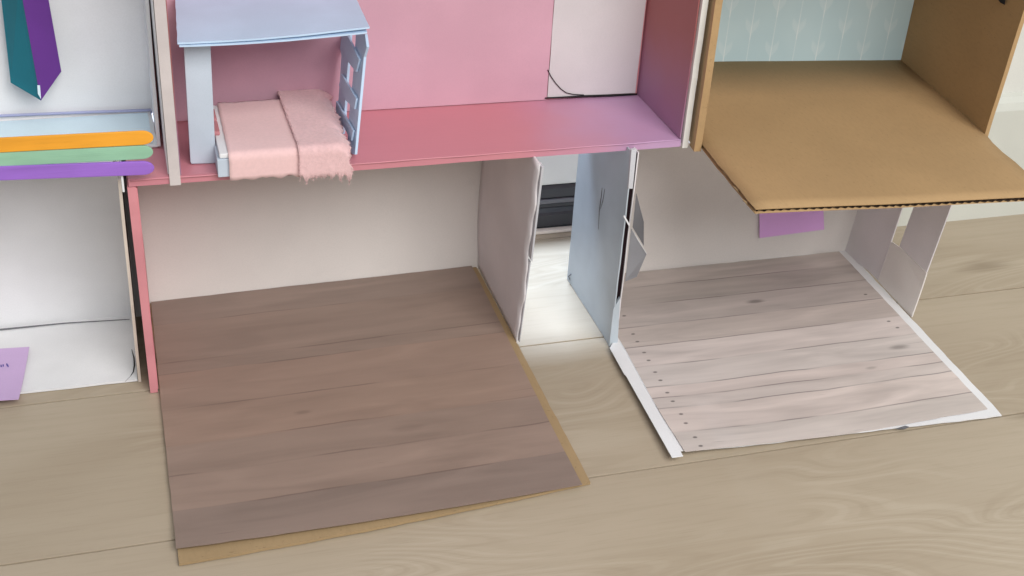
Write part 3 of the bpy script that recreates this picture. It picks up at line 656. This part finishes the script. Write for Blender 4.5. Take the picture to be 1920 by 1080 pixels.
sheet('wallpaper', (C(0.0075, 0.1895, 0.2015), C(0.2735, 0.1895, 0.2015), C(0.2735, 0.1895, 0.370), C(0.0075, 0.1895, 0.370)), 20, 12, VY*-0.0005, wallpaper_mat(), b5, amp=0.0004, seed=55)

# ------------------------------------------------------------------ upper left white box with the stick railing
b6 = thing('white_balcony_box', 'upper left white box room with pale blue floor behind the coloured sticks', 'box', (-0.15, 0.09, 0.203))
sheet('back_panel', ((-0.33, 0.121, 0.2036), (0.0187, 0.121, 0.2036), (0.0220, 0.121, 0.456), (-0.33, 0.121, 0.456)), 24, 12, (0, 0.0018, 0), MW, b6, amp=0.0010, seed=61)
sheet('floor_panel', ((-0.33, 0.1235, 0.2032), (0.0165, 0.1235, 0.2032), (0.0175, 0.053, 0.2032), (-0.33, 0.053, 0.2032)), 24, 8, (0, 0, 0.0014), MW, b6, amp=0.0004, edge=0.0006, seed=62)
sheet('blue_paper', ((-0.33, 0.1185, 0.2052), (0.0130, 0.1170, 0.2052), (0.0142, 0.058, 0.2052), (-0.33, 0.058, 0.2052)), 24, 8, (0, 0, 0.0006), MBALC, b6, amp=0.0004, edge=0.0005, seed=63)
tube('wall_edge_shade', [Y(-60, 221, 0.1185), Y(0, 217, 0.1185), Y(60, 214.5, 0.1183), Y(170, 210, 0.1180), Y(283, 206, 0.1170), Y(284, 212, 0.1165)], 0.0012, paper('lilac_edge_shade', (0.42, 0.44, 0.66), 0.05), b6, flat=0.7)  # shade along the wall-to-floor edge, put in as a lilac strip
sheet('right_panel', ((0.0172, 0.0530, 0.2040), (0.0172, 0.1225, 0.2040), (0.0205, 0.1225, 0.456), (0.0205, 0.0530, 0.456)), 8, 16, (0.0026, 0, 0), MW, b6, amp=0.0008, edge=0.0006, seed=64)
box('roof_panel', -0.33, 0.0192, 0.052, 0.123, 0.4565, 0.459, MW, b6, 0.0004)
rail = thing('stick_railing', 'balcony railing of orange, green and purple craft sticks', 'railing', (-0.06, -0.01, 0.2))
def stick(cx_end, zc, tilt, y, mat, lab):
    r = 0.0057; Ls = 0.16; N = 12; pts = []
    for k in range(N+1):
        a = math.pi/2-math.pi*k/N; pts.append((cx_end-r*1.5+r*1.5*math.cos(a), r*math.sin(a)))
    pts.append((cx_end-Ls, -r)); pts.append((cx_end-Ls, r))
    P3 = []
    for x, z in pts:
        dx = x-cx_end; P3.append((x, y, zc+z+dx*tilt))
    o = slab('stick', P3, (0, 0.0021, 0), mat, rail, 0.0007); o['label'] = lab
e = Y(288, 258, -0.0105); stick(e.x, e.z, -0.016, -0.0105, MORANGE, 'orange stick'); 
e = Y(287.5, 286, -0.0105); stick(e.x, e.z, -0.020, -0.0095, MGREEN, 'green stick')
e = Y(289.5, 315, -0.0105); stick(e.x, e.z, -0.040, -0.0105, MVIOLET, 'purple stick')
box('post', -0.0125, -0.0108, -0.0075, -0.0060, 0.1955, 0.246, MW, rail, 0.0004)
box('post', -0.1325, -0.1308, -0.0075, -0.0060, 0.1955, 0.246, MW, rail, 0.0004)
pen = thing('paper_pennant', 'folded paper pennant, teal on the left half and purple on the right', 'decoration', (-0.068, 0.09, 0.3))
A = lambda x, y, d: Y(x, y, d)
slab('teal_half', [A(-2, -40, 0.112), A(35, -40, 0.088), A(76, 188, 0.088), A(20, 155, 0.108)], (0.0002, 0.0005, 0), MTEAL, pen, 0)
slab('purple_half', [A(35.5, -40, 0.0875), A(84, -40, 0.110), A(115, 134, 0.110), A(76.5, 189, 0.0875)], (-0.0002, 0.0005, 0), MPURP, pen, 0)
slab('tape', [A(70, 160, 0.0868), A(75, 160, 0.0868), A(77, 186, 0.0868), A(71, 176, 0.0868)], (0, 0.0003, 0), MBALC, pen, 0)
